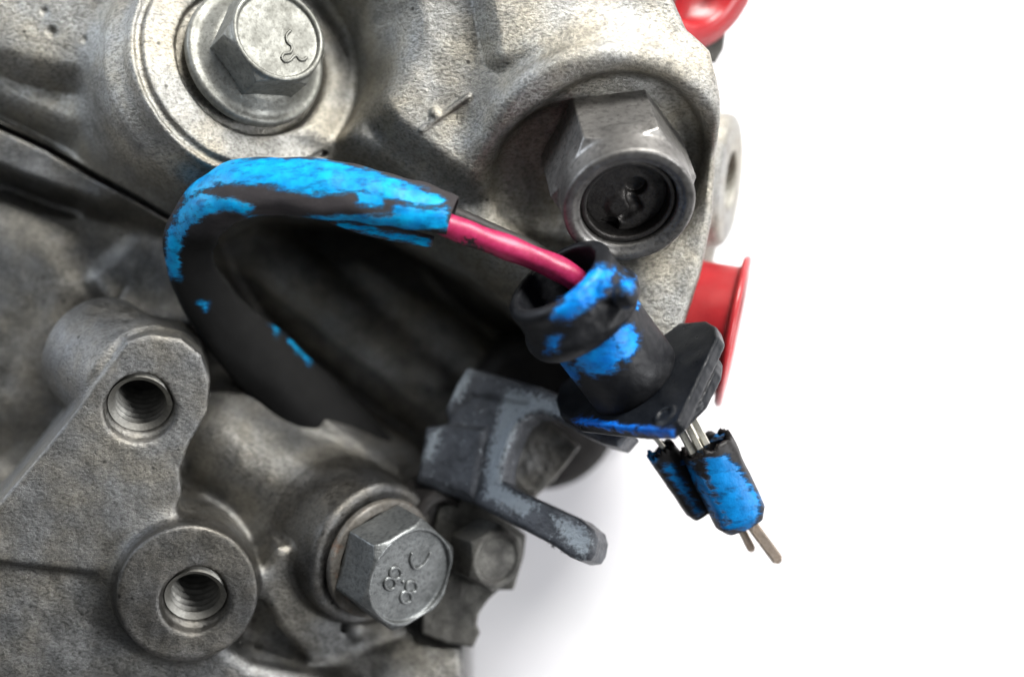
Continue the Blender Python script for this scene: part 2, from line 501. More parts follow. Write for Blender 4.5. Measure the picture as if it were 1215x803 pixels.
def sdf(prims, step, pad=4):
    """prims: list of (op, prim, k)"""
    lo = np.min([p[1][1] for p in prims if p[0] == 'add'], 0) - pad - step
    hi = np.max([p[1][2] for p in prims if p[0] == 'add'], 0) + pad + step
    g = Grid(lo, hi, step)
    for op, p, k in prims: getattr(g, op)(p, k)
    return g.mesh()

def spline(pts, n):
    """Catmull-Rom through rows of numbers"""
    P = np.array(pts, float); P = np.vstack([2 * P[0] - P[1], P, 2 * P[-1] - P[-2]])
    out = []
    for i in range(1, len(P) - 2):
        for t in np.linspace(0, 1, n, endpoint=False):
            a, b, c, d = P[i - 1], P[i], P[i + 1], P[i + 2]
            out.append(0.5 * (2 * b + (c - a) * t + (2 * a - 5 * b + 4 * c - d) * t * t + (3 * b - a - 3 * c + d) * t ** 3))
    out.append(P[-2]); return np.array(out)

def tube(path, radii, seg=12, flat=1.0, up=(0, 0, 1), wob=0.0, cap=True, thick=0.0):
    """tube swept along path; flat scales the section along the up direction; thick > 0 gives a hollow tube"""
    path = np.array(path, float); n = len(path); up = np.array(up, float)
    def ring(rad):
        V_ = []
        for i in range(n):
            t = path[min(i + 1, n - 1)] - path[max(i - 1, 0)]; t /= np.linalg.norm(t)
            a = np.cross(t, up); a /= np.linalg.norm(a); b = np.cross(a, t)
            for j in range(seg):
                th = 2 * math.pi * j / seg
                w = 1 + wob * mnoise.noise(Vector((i * 0.11, math.cos(th) * 1.2, math.sin(th) * 1.2)))
                V_.append(path[i] + (a * math.cos(th) + b * math.sin(th) * flat) * rad[i] * w)
        return V_
    vs_ = ring(radii); F = []
    def skin(o, rev):
        for i in range(n - 1):
            for j in range(seg):
                q = [o + i * seg + j, o + i * seg + (j + 1) % seg, o + (i + 1) * seg + (j + 1) % seg, o + (i + 1) * seg + j]
                F.append(q if rev else q[::-1])
    skin(0, False)
    if thick > 0:
        o2 = len(vs_); vs_ += ring([r - thick for r in radii]); skin(o2, True)
        for j in range(seg):
            k = (j + 1) % seg; F.append([j, k, o2 + k, o2 + j])
            e = (n - 1) * seg; F.append([e + k, e + j, o2 + e + j, o2 + e + k])
    elif cap:
        F.append(list(range(seg))); F.append(list(range((n - 1) * seg, n * seg))[::-1])
    return np.array(vs_), F

def lathe(c, d, prof, seg=96):
    """prof: (radius, height) pairs around the axis d through c"""
    u, v = frame(d); P = []; F = []; n = len(prof)
    for r, h in prof:
        for j in range(seg):
            t = 2 * math.pi * j / seg
            P.append(c + d * h + (u * math.cos(t) + v * math.sin(t)) * max(r, 0.01))
    for i in range(n - 1):
        for j in range(seg):
            k = (j + 1) % seg
            F.append([i * seg + j, i * seg + k, (i + 1) * seg + k, (i + 1) * seg + j])
    return np.array(P), F

# picture position of world points
def topix(P):
    s = DC / (DC - P[:, 2]); return P[:, 0] * s + CX, CY - P[:, 1] * s

def blobs(P, polys, soft=8.0):
    """paint field: about 1 inside the given outlines, falling to 0 outside"""
    x, y = topix(P); f = np.full(len(P), -1.0)
    for pl in polys:
        f = np.maximum(f, np.clip(0.5 - poly2d(pl, x, y) / (2 * soft), -1.0, 1.4))
    return f

# ================================================================== SETTING
me = bpy.data.meshes.new('backdrop_paper')
n_ = 40; ext = 9000.0
pv = [((i / n_ - .5) * ext * S, (j / n_ - .5) * ext * S, SHEET_Z * S) for j in range(n_ + 1) for i in range(n_ + 1)]
pf = [(j * (n_ + 1) + i, j * (n_ + 1) + i + 1, (j + 1) * (n_ + 1) + i + 1, (j + 1) * (n_ + 1) + i) for j in range(n_) for i in range(n_)]
me.from_pydata(pv, [], pf); me.materials.append(M['paper'])
sheet = bpy.data.objects.new('table_surface', me); scene.collection.objects.link(sheet)
sheet['kind'] = 'structure'

# ================================================================== COMPRESSOR CASTING
comp = thing('compressor', 'weathered grey cast aluminium compressor with bolts, bosses and threaded lug holes filling the left side', 'compressor', C(300, 420, SHEET_Z) * [1, 1, 1])

dA = V(0.53, -0.25, 0.81); cA = C(298, 72, 8)          # flange bolt, upper left
dB = V(0.64, 0.26, 0.72); cB = C(454, 664, -6)        # marked hex bolt, below
dN = V(0.12, 0.62, 0.77); cN = C(730, 190, 48)         # relief valve
dL = V(0.20, 0.16, 0.96); cL = C(190, 480, 70)         # lug face
dT = V(0.24, 0.16, 0.95); cT = C(223, 705, 60)         # threaded boss face
dH = V(0.94, 0.12, 0.29); cH = C(868, 215, -104)       # rear right ear

GLO, GHI = (-860, -520, -330), (420, 500, 190)
g = Grid(GLO, GHI, STEP)
X2 = g.ax[0][:, None]; Y2 = g.ax[1][None, :]

def wpoly(pts, z): return [tuple(C(x, y, z)[:2]) for x, y in pts]
def sm(d, w):   # 1 inside (d<0) .. 0 outside, ramp of width w outside the outline
    t = np.clip(1 - d / w, 0, 1); return t * t * (3 - 2 * t)

H = np.full((g.n[0], g.n[1]), -300.0)
def layer(pts, z, gx=0.0, gy=0.0, w=30, ref=None, up_only=False):
    """lay a plateau of height z at ref, tilted by gx, gy per unit, over the outline with a slope of width w"""
    global H
    rx, ry = ref or pts[0]; r = C(rx, ry, z)
    plane = z + gx * (X2 - r[0]) - gy * (Y2 - r[1])
    d = poly2d(wpoly(pts, z), X2, Y2); m = sm(d, w)
    N_ = H * (1 - m) + plane * m
    H = np.maximum(H, N_) if up_only else N_

# rear cover and the slope from it down to the valley
layer([(-160, 60), (0, 146), (120, 205), (205, 255), (228, 330), (262, 395), (320, 450), (390, 505), (470, 560), (520, 640), (545, 740), (562, 900), (-160, 900)],
      -96, 0.0, 0.015, 62, ref=(150, 500))
# sunken pocket left of the parting line
layer([(-160, 178), (10, 192), (60, 214), (92, 240), (60, 236), (0, 216), (-160, 215)], -122, -0.06, 0, 26, ref=(20, 220))
layer([(-160, 262), (10, 275), (50, 305), (70, 345), (40, 400), (0, 470), (-160, 520)], -84, 0.02, 0, 70, ref=(20, 330))
# wedge left of the sleeve
layer([(120, 330), (165, 290), (205, 300), (240, 370), (200, 395), (150, 375)], -88, -0.1, 0.2, 26, ref=(180, 330))
layer([(-160, 60), (0, 150), (80, 190), (150, 225), (120, 232), (60, 214), (0, 190), (-160, 176)], -52, 0.0, 0, 34, ref=(0, 160), up_only=True)
# bottom floor
layer([(-160, 720), (150, 770), (330, 700), (400, 780), (550, 790), (556, 900), (-160, 900)], -60, 0.0, 0.12, 60, ref=(200, 780))
# front housing: plateau with a long slope down to the valley
layer([(-160, -160), (-160, 40), (0, 134), (110, 190), (200, 240), (300, 250), (430, 262), (560, 330), (650, 400), (740, 500), (830, 470), (870, 330), (900, -160)],
      -92, 0.0, 0.0, 12, ref=(300, 200))
layer([(-160, -160), (-160, 0), (30, 60), (90, 70), (180, 110), (300, 150), (400, 140), (470, 180), (545, 240), (600, 300), (690, 350), (760, 420), (840, 420), (860, 300), (900, -160)],
      22, 0.05, -0.03, 90, ref=(450, 120))
# raised shelf to the top right, above the valve
layer([(560, -160), (600, 60), (640, 50), (700, 40), (780, 60), (860, 130), (1000, -160)], 96, 0.0, -0.10, 50, ref=(700, 40), up_only=True)
# soft rise between the bolt and the valve
layer([(455, -160), (458, 50), (452, 100), (480, 140), (560, 200), (600, 120), (668, 40), (690, -160)], 58, 0.03, -0.03, 42, ref=(520, 60), up_only=True)
layer([(-160, -160), (-160, 20), (0, 96), (80, 136), (150, 130), (160, -160)], -30, 0.0, 0, 60, ref=(0, 100), up_only=True)
Hf = H.astype(np.float32)

def hf(X, Y, Z): return (Z - Hf[:, :, None]) * 0.72
g.F[:] = 60
g.F = np.minimum(60, (g.ax[2][None, None, :] - Hf[:, :, None]) * 0.72).astype(np.float32)
# valley ridges
g.add(capsule(C(262, 270, -262), C(560, 520, -262), 62), 26)
g.add(capsule(C(425, 330, -282), C(640, 492, -262), 44), 16)
# bolt boss, upper left
g.add(cyl(cA, dA, 146, -210, -6, 9), 16)
g.add(cyl(cA, dA, 160, -230, -42, 14), 18)
g.add(cyl(cA, dA, 134, -60, -2, 8), 8)
g.sub(cyl(cA, dA, 92, -10, 130, 3), 5)
g.sub(cyl(cA + dA * 8, dA, 134, 2, 150, 8), 20)
g.sub(torus(cA + dA * -6, dA, 137, 5.0), 3)
# groove of the parting line
pl_line = [(-80, 100), (0, 146), (60, 174), (120, 208), (165, 232), (205, 256), (218, 300)]
g.sub(prism(pl_line + [(x - 3.5, y + 6.5) for x, y in pl_line[::-1]], C(100, 180, -60), V(0, 0, 1), -60, 90, 0.5), 4)
# seam from the sleeve to the lug
for a, b in zip([(178, 290), (160, 322), (136, 358)][:-1], [(178, 290), (160, 322), (136, 358)][1:]):
    g.sub(capsule(C(*a, -78), C(*b, -80), 3.5), 4)
# relief valve boss
bN = C(712, 182, 55)
g.add(cyl(bN, dN, 134, -330, -4, 16), 34)
g.sub(cyl(cN - dN * 26, dN, 106, 0, 190, 14), 22)
g.sub(cyl(C(668, 205, 20), V(0.0, 0.45, 0.88), 80, 0, 190, 14), 30)
# boss of the marked bolt
g.add(cyl(cB, dB, 90, -200, -14, 8), 34)
g.add(capsule(C(265, 520, -95), C(370, 610, -90), 62, 58), 30)
g.add(capsule(C(385, 575, -96), C(440, 612, -80), 30, 30), 36)
g.sub(cyl(cB, dB, 76, -13, 120, 3), 6)
# seat ear under the marked bolt
g.add(prism([(306, 690), (330, 652), (400, 636), (495, 660), (505, 720), (462, 770), (420, 792), (368, 785), (330, 745)], C(400, 700, -24), V(0.34, 0.34, 0.87), -120, 0, 9), 6)
g.sub(capsule(C(385, 660, -40), C(408, 742, -55), 11, 8), 7)
g.add(capsule(C(414, 738, -62), C(421, 748, -62), 12), 5)
g.sub(cyl(cB, dB, 76, -13, 120, 3), 4)
# ears of the casting at the bottom
g.add(prism([(-120, 590), (60, 620), (160, 690), (300, 790), (440, 820), (555, 790), (560, 880), (-120, 880)], C(100, 740, 42), V(0.20, 0.12, 0.97), -240, 0, 16), 30)
# mounting lug
g.add(prism([(150, 405), (178, 396), (215, 402), (240, 422), (250, 452), (246, 490), (226, 524), (214, 556), (216, 588), (190, 640), (120, 680), (40, 672), (-60, 660), (-60, 650), (0, 597), (80, 500)],
            cL, dL, -150, 0, 5), 10)
g.add(cyl(C(182, 466, 48), V(0.62, 0.30, 0.72), 74, -150, -16, 12), 8)
g.sub(capsule(C(20, 492, -30), C(-40, 570, -30), 22), 10)
# threaded boss
g.add(cyl(cT, dT, 81, -200, 0, 5), 26)
g.add(capsule(C(120, 680, -40), C(190, 690, 0), 46, 50), 40)
# threaded holes
cH1 = onplane(166, 483, cL, dL); dH1 = V(0.22, -0.05, 0.97)
cH2 = onplane(232, 711, cT, dT); dH2 = V(0.30, -0.12, 0.94)
for cc, dd, rr in ((cH1, V(0.14, 0.44, 0.88), 36), (cH2, V(0.14, 0.44, 0.88), 35)):
    g.sub(cyl(cc, dd, rr + 1.5, -110, 20, 1), 2)
    g.sub(cyl(cc, dd, rr + 5, -3.5, 20, 3), 5)
# outer silhouette of the housing
g.cut(prism([(-400, -300), (700, -300), (768, -40), (781, 20), (800, 62), (826, 84), (838, 130), (840, 180), (836, 260), (822, 330),
             (790, 430), (770, 520), (640, 530), (560, 560), (545, 640), (548, 720), (552, 803), (560, 1200), (-400, 1200)],
            C(500, 400, -60), V(0, 0, 1), -700, 700, 6), 12)
# rear right ear
g.add(cyl(cH, dH, 84, -110, 0, 12), 24)
g.add(prism([(760, 150), (850, 150), (872, 190), (862, 260), (846, 330), (800, 420), (740, 420), (740, 200)], C(820, 260, -150), V(0.2, 0.1, 0.97), -150, 0, 12), 20)
g.sub(cyl(cH, dH, 37, -90, 20, 1), 2)
# cast-in line mark and chips on the plateau
zq = 60
g.sub(capsule(C(497, 161, zq - 1), C(560, 118, zq + 4), 3.4), 2)
g.add(capsule(C(500, 154, zq - 4), C(556, 115, zq), 3.0), 3)
g.add(capsule(C(516, 133, zq - 3), C(518, 136, zq - 3), 6), 3)
for (x, y, r) in ((60, 38, 7), (52, 14, 5), (100, 48, 4), (140, 92, 4), (136, 60, 4), (145, 30, 3)):
    h = Hf[int((C(x, y, 0)[0] - g.lo[0]) / STEP), int((C(x, y, 0)[1] - g.lo[1]) / STEP)]
    g.sub(sphere(C(x, y, h + 2), r), 2)
P, Q = g.mesh()
del g
# gentle unevenness of the sand casting
Pd = P.copy()
for i in range(len(P)):
    p = P[i]
    a = mnoise.noise(Vector((p[0] / 34, p[1] / 34, p[2] / 34))); b = mnoise.noise(Vector((p[0] / 11 + 5, p[1] / 11, p[2] / 11)))
    Pd[i, 2] += 1.6 * a + 0.35 * b; Pd[i, 0] += 0.5 * b; Pd[i, 1] += 0.9 * a
P = Pd
VN = vnormals(P, Q)

# which part of the casting a face belongs to
fc = P[Q].mean(1)
fx, fy = topix(fc)
def inpoly(pts): return poly2d(pts, fx, fy) < 0
def axd(c, d): 
    r = fc - c; t = r @ d; return np.sqrt(np.maximum((r * r).sum(1) - t * t, 0)), t
lab = np.zeros(len(Q), int)                       # 0 front housing
rear = inpoly([(-500, -100), (0, 146), (60, 174), (120, 208), (165, 232), (205, 256), (222, 300), (300, 330), (600, 560), (700, 620), (600, 1400), (-600, 1400)])
lab[rear] = 1
q, t = axd(cA, dA); lab[(q < 158) & (t > -60) & (t < 8) & (lab == 0)] = 2
q, t = axd(bN, dN); lab[(q < 140) & (t > -120) & (t < 20) & (lab == 0) & (fc[:, 2] > -80)] = 3
q, t = axd(cB, dB); lab[(q < 96) & (t > -110) & (t < 5)] = 4
lab[inpoly([(60, 350), (150, 372), (225, 396), (262, 450), (250, 500), (228, 530), (214, 560), (214, 600), (170, 640), (128, 690), (60, 668), (-60, 650), (-60, 590), (0, 540), (8, 440)]) & (fc[:, 2] > -100)] = 5
q, t = axd(cT, dT); lab[(q < 87) & (t > -60)] = 6
lab[(fx > 822) & (fc[:, 2] < -10) & (fy > 120) & (fy < 330) & (lab == 0)] = 7
q, t = axd(cH, dH); lab[(q < 82) & (t > -70) & (fc[:, 0] > C(834, 0, -60)[0])] = 7

vx, vy = topix(P)
gr = np.full(len(P), -1.0)
def shade_grime(pts, soft, amt=1.0):
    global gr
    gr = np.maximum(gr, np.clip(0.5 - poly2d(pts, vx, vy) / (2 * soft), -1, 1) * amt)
# valley shade painted into the colour, mixed with oily dirt
# painted shade beside bolt, sleeve and valve, with a thin oil film
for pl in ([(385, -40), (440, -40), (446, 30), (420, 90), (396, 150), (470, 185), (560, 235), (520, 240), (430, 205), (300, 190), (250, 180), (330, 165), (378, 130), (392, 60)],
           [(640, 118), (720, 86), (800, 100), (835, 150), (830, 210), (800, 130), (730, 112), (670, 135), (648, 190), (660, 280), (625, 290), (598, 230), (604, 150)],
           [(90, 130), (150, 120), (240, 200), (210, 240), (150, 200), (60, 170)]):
    shade_grime(pl, 26, 0.42)
shade_grime([(240, 268), (300, 262), (420, 290), (520, 350), (640, 452), (720, 520), (640, 600), (520, 560), (450, 560), (340, 500), (262, 440), (232, 340)], 24, 0.46)
shade_grime([(400, 275), (560, 300), (640, 400), (640, 440), (520, 350)], 20, 0.30)
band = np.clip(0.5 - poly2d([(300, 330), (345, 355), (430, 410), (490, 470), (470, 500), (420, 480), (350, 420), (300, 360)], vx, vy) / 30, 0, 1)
gr = gr - 1.1 * band  # ridge kept clear of the painted shade so it looks lit
names = [('front_housing', 'front', 'bright sand-cast front housing'), ('rear_cover', 'rear', 'rear cover below the parting line, dimmer light put into its darker grey'),
         ('bolt_boss', 'front', 'round boss around the flange bolt'), ('valve_boss', 'front', 'round boss around the hexagonal valve'),
         ('bolt_boss', 'boss', 'smooth boss around the marked hex bolt'), ('mounting_lug', 'lug', 'flat rounded lug with a threaded hole'),
         ('threaded_boss', 'boss', 'round boss with a threaded hole'), ('mounting_ear', 'front', 'machined ear with an oval-looking hole')]
PARTS = []
for k, (nm, mt, lb) in enumerate(names):
    q = Q[lab == k]
    used, inv = np.unique(q, return_inverse=True)
    o = build(nm, P[used], inv.reshape(-1, 4), M[mt], comp, lb, normals=VN[used], attrs={'shade_grime': gr[used]})
    PARTS.append(o)

# hidden lower barrel that carries the casting on the table
bp, bf = lathe(C(300, 420, SHEET_Z), np.array([0, 0, 1.0]), [(0.01, 1), (250, 1), (262, 14), (262, 100), (0.01, 100)], 64)
build('barrel', bp, bf, M['rear'], comp, attrs={'shade_grime': np.zeros(len(bp))})

# cut threads in the two holes
for par, cc, rad in ((PARTS[5], cH1, 36.5), (PARTS[6], cH2, 35.5)):
    dd = V(0.14, 0.44, 0.88)
    seg, turns, pitch = 72, 8, 11.5
    tv, tf = [], []
    u, v = frame(dd)
    tot = seg * turns
    for i in range(tot + 1):
        th = 2 * math.pi * i / seg
        h = -2 - pitch * i / seg
        for (r, dh) in ((rad, 0), (rad - 6.5, -pitch * 0.44), (rad - 6.5, -pitch * 0.54), (rad, -pitch * 0.98)):
            tv.append(cc + dd * (h + dh) + (u * math.cos(th) + v * math.sin(th)) * r)
    for i in range(tot):
        for j in range(3):
            a = i * 4 + j; tf.append([a, a + 1, a + 5, a + 4])
    o = build('screw_thread', tv, tf, M['bore'], par, smooth=False)
    bpv, bpf = lathe(cc, dd, [(rad + 1, -100), (0.01, -104)], 32)
    build('hole_bottom', bpv, bpf, M['iron'], par)

# ------------------------------------------------------------------ flange bolt, upper left
fA = cA + dA * 2
Pb, Qb = sdf([('add', cyl(fA, dA, 86, 0, 16, 5), 0), ('add', cyl(fA, dA, 84, 8, 30, 3, r1=58), 4)], 1.6)
boltA = build('flange_bolt', Pb, Qb, M['bolt_a'], comp, 'pale zinc flange bolt in the upper left', lump=0.5)
Pb, Qb = sdf([('add', hexp(fA, dA, 64, 14, 76, 1.08, 8, cham=11), 0), ('sub', cyl(fA, dA, 51, 72, 90, 1.5), 4), ('add', torus(fA + dA * 75, dA, 54, 2.6), 4)], 1.3)
build('bolt_head', Pb, Qb, M['bolt_a'], boltA, lump=0.35)
ftop = fA + dA * 73
def emboss(par, mat, c, d, strokes, r, name='raised_mark'):
    for st in strokes:
        pts = [onplane(x, y, c, d) for x, y in st]
        path = spline(pts, 6) if len(pts) > 2 else np.array(pts)
        v_, f_ = tube(path, [r] * len(path), 8, up=d)
        build(name, v_, f_, mat, par)
emboss(boltA, M['bolt_a'], ftop, dA, [[(345, 36), (340, 42), (341, 50), (346, 55), (345, 62), (337, 64), (334, 69)],
                                     [(334, 69), (338, 73), (344, 72), (349, 67), (352, 66)], [(352, 66), (356, 71), (361, 71), (364, 68)]], 1.8)

# ------------------------------------------------------------------ marked hex bolt, below
Pb, Qb = sdf([('add', cyl(cB, dB, 74, -12, -1, 3), 0), ('sub', cyl(cB, dB, 60, -30, 10, 1), 1)], 1.6)
washer = build('spring_washer', Pb, Qb, M['washer'], comp, 'rusty washer under the marked hex bolt', lump=0.8)
Pb, Qb = sdf([('add', hexp(cB, dB, 70, -4, 58, 0.42, 7, cham=10), 0), ('sub', cyl(cB, dB, 56, 52, 90, 1.5), 4)], 1.3)
boltB = build('hex_bolt', Pb, Qb, M['bolt_b'], comp, 'grey steel hex bolt stamped 8.8', lump=0.35)
bt = cB + dB * 52.5
def ring8(cx, cy, r, tilt):
    out = []
    for s_ in (-1, 1):
        ox, oy = cx + math.cos(tilt) * r * s_, cy + math.sin(tilt) * r * s_
        out.append([(ox + r * math.cos(a) * 0.95, oy + r * math.sin(a)) for a in np.linspace(0, 2 * math.pi, 9)])
    return out
emboss(boltB, M['bolt_b'], bt, dB, ring8(466, 686, 7.0, math.radians(-62)) + ring8(485, 702, 7.0, math.radians(-62)) +
       [[(477, 689), (479, 690.5)]], 2.3, 'raised_digit')
emboss(boltB, M['bolt_b'], bt, dB, [[(489, 655), (487, 665), (492, 674), (500, 672), (507, 663), (511, 655)]], 2.4)

# ------------------------------------------------------------------ relief valve (hexagonal body with a round mouth)
angN = math.radians(70)
Pb, Qb = sdf([('add', hexp(cN, dN, 84, -34, 68, angN, 7, cham=13), 0), ('add', cyl(cN, dN, 75, 40, 97, 4), 3),
              ('sub', cyl(cN, dN, 55, 60, 140, 2), 2), ('sub', cyl(cN, dN, 62, 94, 140, 4), 5)], 1.5)
valve = build('relief_valve', Pb, Qb, M['nut'], comp, 'hexagonal steel valve with an open round mouth', lump=0.4)
Pb, Qb = sdf([('add', cyl(cN, dN, 54, 62, 88, 2), 0), ('sub', cyl(cN, dN, 47, 60, 120, 3), 3)], 1.4)
build('retaining_ring', Pb, Qb, M['nut_in'], valve, lump=0.3)
cD = cN + dN * 74
Pb, Qb = sdf([('add', cyl(cN, dN, 48, 58, 74, 3), 0), ('add', cyl(onplane(736, 243, cD, dN), dN, 14, -8, 4, 4), 8),
              
              ('sub', cyl(onplane(755, 222, cD, dN), dN, 12, -12, 10, 1), 3), ('sub', cyl(onplane(722, 268, cD, dN), dN, 12, -12, 10, 1), 3),
              ('sub', capsule(onplane(748, 233, cD, dN), onplane(755, 246, cD, dN), 6), 4), ('sub', capsule(onplane(755, 246, cD, dN), onplane(740, 257, cD, dN), 6), 4)], 1.2)
build('valve_disc', Pb, Qb, M['nut_in'], valve, lump=0.5)

# ------------------------------------------------------------------ forked bracket
dG = V(-0.40, -0.25, 0.88); cG = C(600, 520, -22)
out_l = [(553, 434), (590, 444), (640, 458), (690, 478), (735, 500), (745, 515), (732, 530), (712, 525), (688, 514), (664, 500), (646, 491), (628, 492), (614, 502), (604, 525), (596, 552), (596, 570),
         (612, 580), (650, 597), (689, 615), (704, 628), (707, 640), (704, 656), (699, 664), (686, 665), (674, 660), (656, 647), (612, 624), (562, 598), (492, 572), (500, 545), (512, 512), (529, 503), (527, 484), (540, 456)]
Pb, Qb = sdf([('add', prism(out_l, cG, dG, -46, 0, 7), 0), ('sub', prism([(560, 470), (625, 480), (598, 510), (575, 575), (560, 600), (500, 560), (525, 500)], cG, dG, -3, 20, 3), 10),
              ('add', prism([(505, 506), (529, 503), (575, 510), (560, 590), (497, 566)], cG, dG, -30, 2, 6), 8)], 1.6)
pt = blobs(Pb, [[(600, 462), (680, 478), (700, 500), (640, 488), (616, 498), (596, 550), (594, 575), (640, 600), (620, 612), (576, 590), (578, 540), (590, 500)],
                [(655, 612), (690, 625), (702, 640), (694, 662), (670, 640)], [(545, 440), (560, 440), (545, 475), (530, 478)], [(512, 512), (525, 508), (512, 545), (500, 545)]], 9)
brk = build('forked_bracket', Pb, Qb, M['bracket'], comp, 'corroded blue-grey bracket with an open fork', paint=pt, lump=0.9)
# flaked burrs at the fork tip
bv = []; bfc = []
for i in range(9):
    p = C(652 + i * 3.4 + random.uniform(-1, 1), 641 + i * 1.9 + random.uniform(-1, 2), -20 + random.uniform(-8, 8)); s_ = random.uniform(2.5, 5)
    o_ = len(bv)
    for k in range(4): bv.append(p + np.array([random.uniform(-s_, s_), random.uniform(-s_ * 1.6, s_), random.uniform(-s_, s_)]))
    bfc += [[o_, o_ + 1, o_ + 2], [o_, o_ + 2, o_ + 3], [o_, o_ + 3, o_ + 1], [o_ + 1, o_ + 3, o_ + 2]]
b_ = build('rust_flake', bv, bfc, M['bracket'], brk, smooth=False, paint=[0] * len(bv)); b_['kind'] = 'stuff'

# ------------------------------------------------------------------ parts behind the bracket
Pb, Qb = sdf([('add', prism([(560, 590), (625, 635), (622, 660), (610, 700), (592, 700), (580, 712), (568, 728), (566, 742), (570, 750), (562, 768), (530, 764), (500, 752), (500, 700), (520, 600)],
                            C(560, 690, -62), V(0.1, 0, 0.99), -90, 0, 4), 0)], 2.0)
build('iron_plate', Pb, Qb, M['iron'], comp, 'notched dark iron plate behind the bolts', lump=1.0)
dS = V(0.55, 0.10, 0.82); cS = C(568, 654, -60)
Pb, Qb = sdf([('add', hexp(cS, dS, 42, -10, 44, 0.5, 4, cham=8), 0), ('sub', cyl(cS, dS, 27, 41, 60, 2), 3)], 1.5)
build('small_bolt', Pb, Qb, M['iron'], comp, 'small dark hex bolt on the iron plate', lump=0.5)
Pb, Qb = sdf([('add', cyl(C(520, 615, -60), V(0.5, 0.2, 0.8), 38, -60, 10, 12), 0), ('sub', cyl(C(520, 615, -60), V(0.5, 0.2, 0.8), 22, -5, 30, 4), 6)], 2.0)
build('rubber_grommet', Pb, Qb, M['rubber'], comp, lump=0.6)
# grey block seen through the fork and the dark hub beside it
Pb, Qb = sdf([('add', prism([(590, 470), (640, 490), (690, 530), (660, 570), (636, 592), (592, 580), (560, 560), (560, 480)], C(630, 540, -70), V(0.15, 0.1, 0.97), -90, 0, 8), 0)], 2.2)
build('cast_web', Pb, Qb, M['boss'], comp, lump=1.5, attrs={'shade_grime': np.zeros(len(Pb))})
Pb, Qb = sdf([('add', cyl(C(642, 488, -220), V(0.1, 0.1, 0.99), 103, -110, 40, 26), 0), ('sub', torus(C(642, 488, -200), V(0.1, 0.1, 0.99), 104, 6), 6)], 3.0)
build('rubber_hub', Pb, Qb, M['rubber'], comp, 'black rounded hub behind the bracket', lump=1.0)
# dark port block under the upper cap
Pb, Qb = sdf([('add', prism([(740, 10), (792, 22), (862, 40), (860, 58), (850, 76), (818, 76), (770, 42)], C(815, 50, -90), V(0.15, 0.2, 0.96), -90, 0, 3), 0)], 2.0)
build('port_block', Pb, Qb, M['iron'], comp, lump=0.4)
Pb, Qb = sdf([('add', cyl(C(800, -30, -50), V(0.72, 0.30, 0.45), 66, -70, 10, 4), 0)], 2.2)
build('port', Pb, Qb, M['bore'], comp)

# ================================================================== RED CAPS
def cap(c, d, R, rb, L, label, lip=7, fl=9):
    t = thing('red_cap', label, 'plug cap', c, 'red plastic plug caps on the ports')
    P1, F1 = lathe(c, d, [(0.01, -L), (rb * 0.9, -L), (rb * 0.955, -L + 5), (rb, -fl - 5), (rb + 1.5, -fl - 1), (rb + 5, -fl), (R - 3, -fl), (R, -fl + 3), (R, -3), (R - 3, 0), (rb - 2, 0), (rb - 7, -4), (rb * 0.94, -fl - 26), (0.01, -fl - 28)], 96)
    o = build('cup', P1, F1, M['red'], t)
    # moulded ribs round the inside
    return t
capR = cap(C(874, 394, -70), V(0.965, 0.20, 0.16), 95, 80, 92, 'shiny red plastic cap seen edge-on behind the black connector')
capT = cap(C(840, -28, -20), V(0.62, 0.40, 0.66), 92, 66, 90, 'red plastic cap cut off by the top edge of the photo')
# the port each cap is pushed on
Pb, Qb = sdf([('add', cyl(C(874, 394, -70), V(0.965, 0.20, 0.16), 64, -220, -70, 4), 0)], 2.4)
build('port', Pb, Qb, M['front'], comp, attrs={'shade_grime': np.zeros(len(Pb))})

# ================================================================== SENSOR LEAD
lead = thing('sensor_lead', 'looped black sleeve daubed with bright blue paint, its crimson wire entering the connector', 'cable', C(300, 300, 60))
sp = [(537, 256, 132, 24), (505, 247, 130, 28.5), (460, 237, 126, 32.5), (400, 226, 118, 36.5), (335, 220, 108, 36.5), (280, 226, 94, 37), (243, 250, 72, 35), (226, 286, 34, 31), (232, 330, -10, 32), (264, 380, -58, 38), (320, 436, -98, 45), (384, 496, -130, 47), (446, 556, -160, 44), (500, 610, -195, 42)]
sw = spline([tuple(C(x, y, z)) + (r,) for x, y, z, r in sp], 16)
sv_, sf_ = tube(sw[:, :3], sw[:, 3], 64, flat=0.62, up=(0.25, 0.45, 0.85), wob=0.10, thick=4.5)
nout = len(sw) * 64
pf = blobs(sv_, [[(214, 224), (262, 192), (320, 187), (380, 190), (440, 203), (500, 224), (526, 238), (518, 246), (470, 238), (430, 226), (380, 230), (340, 224), (300, 218), (262, 218), (240, 226), (222, 236)],
                 [(218, 240), (240, 230), (275, 238), (300, 244), (296, 252), (262, 250), (232, 256), (212, 272), (206, 262)], [(200, 272), (226, 254), (250, 252), (225, 268), (210, 300), (214, 330), (203, 330), (196, 300)],
                 [(290, 256), (350, 260), (400, 256), (460, 256), (530, 246), (532, 270), (480, 274), (420, 268), (340, 264)], [(424, 228), (456, 230), (452, 243), (424, 240)], [(470, 244), (520, 250), (510, 258), (470, 254)],
                 [(344, 398), (350, 400), (372, 424), (368, 431), (356, 420), (344, 404)], [(322, 378), (334, 388), (328, 396)], [(236, 360), (246, 360), (244, 370)], [(392, 504), (403, 510), (398, 518)]], 5.0)
sy = topix(sv_)[1]; sx = topix(sv_)[0]
lit_upper = np.clip((300 - sy) / 60, 0, 1) * np.where(np.arange(len(sv_)) < nout, 1.0, 0.0)  # mask of the paler colour standing in for light on the upper run
sleeve = build('sleeve', sv_, sf_, M['sleeve'], lead, 'black heat sleeve with flaking blue paint', paint=pf, attrs={'lit_upper': lit_upper})
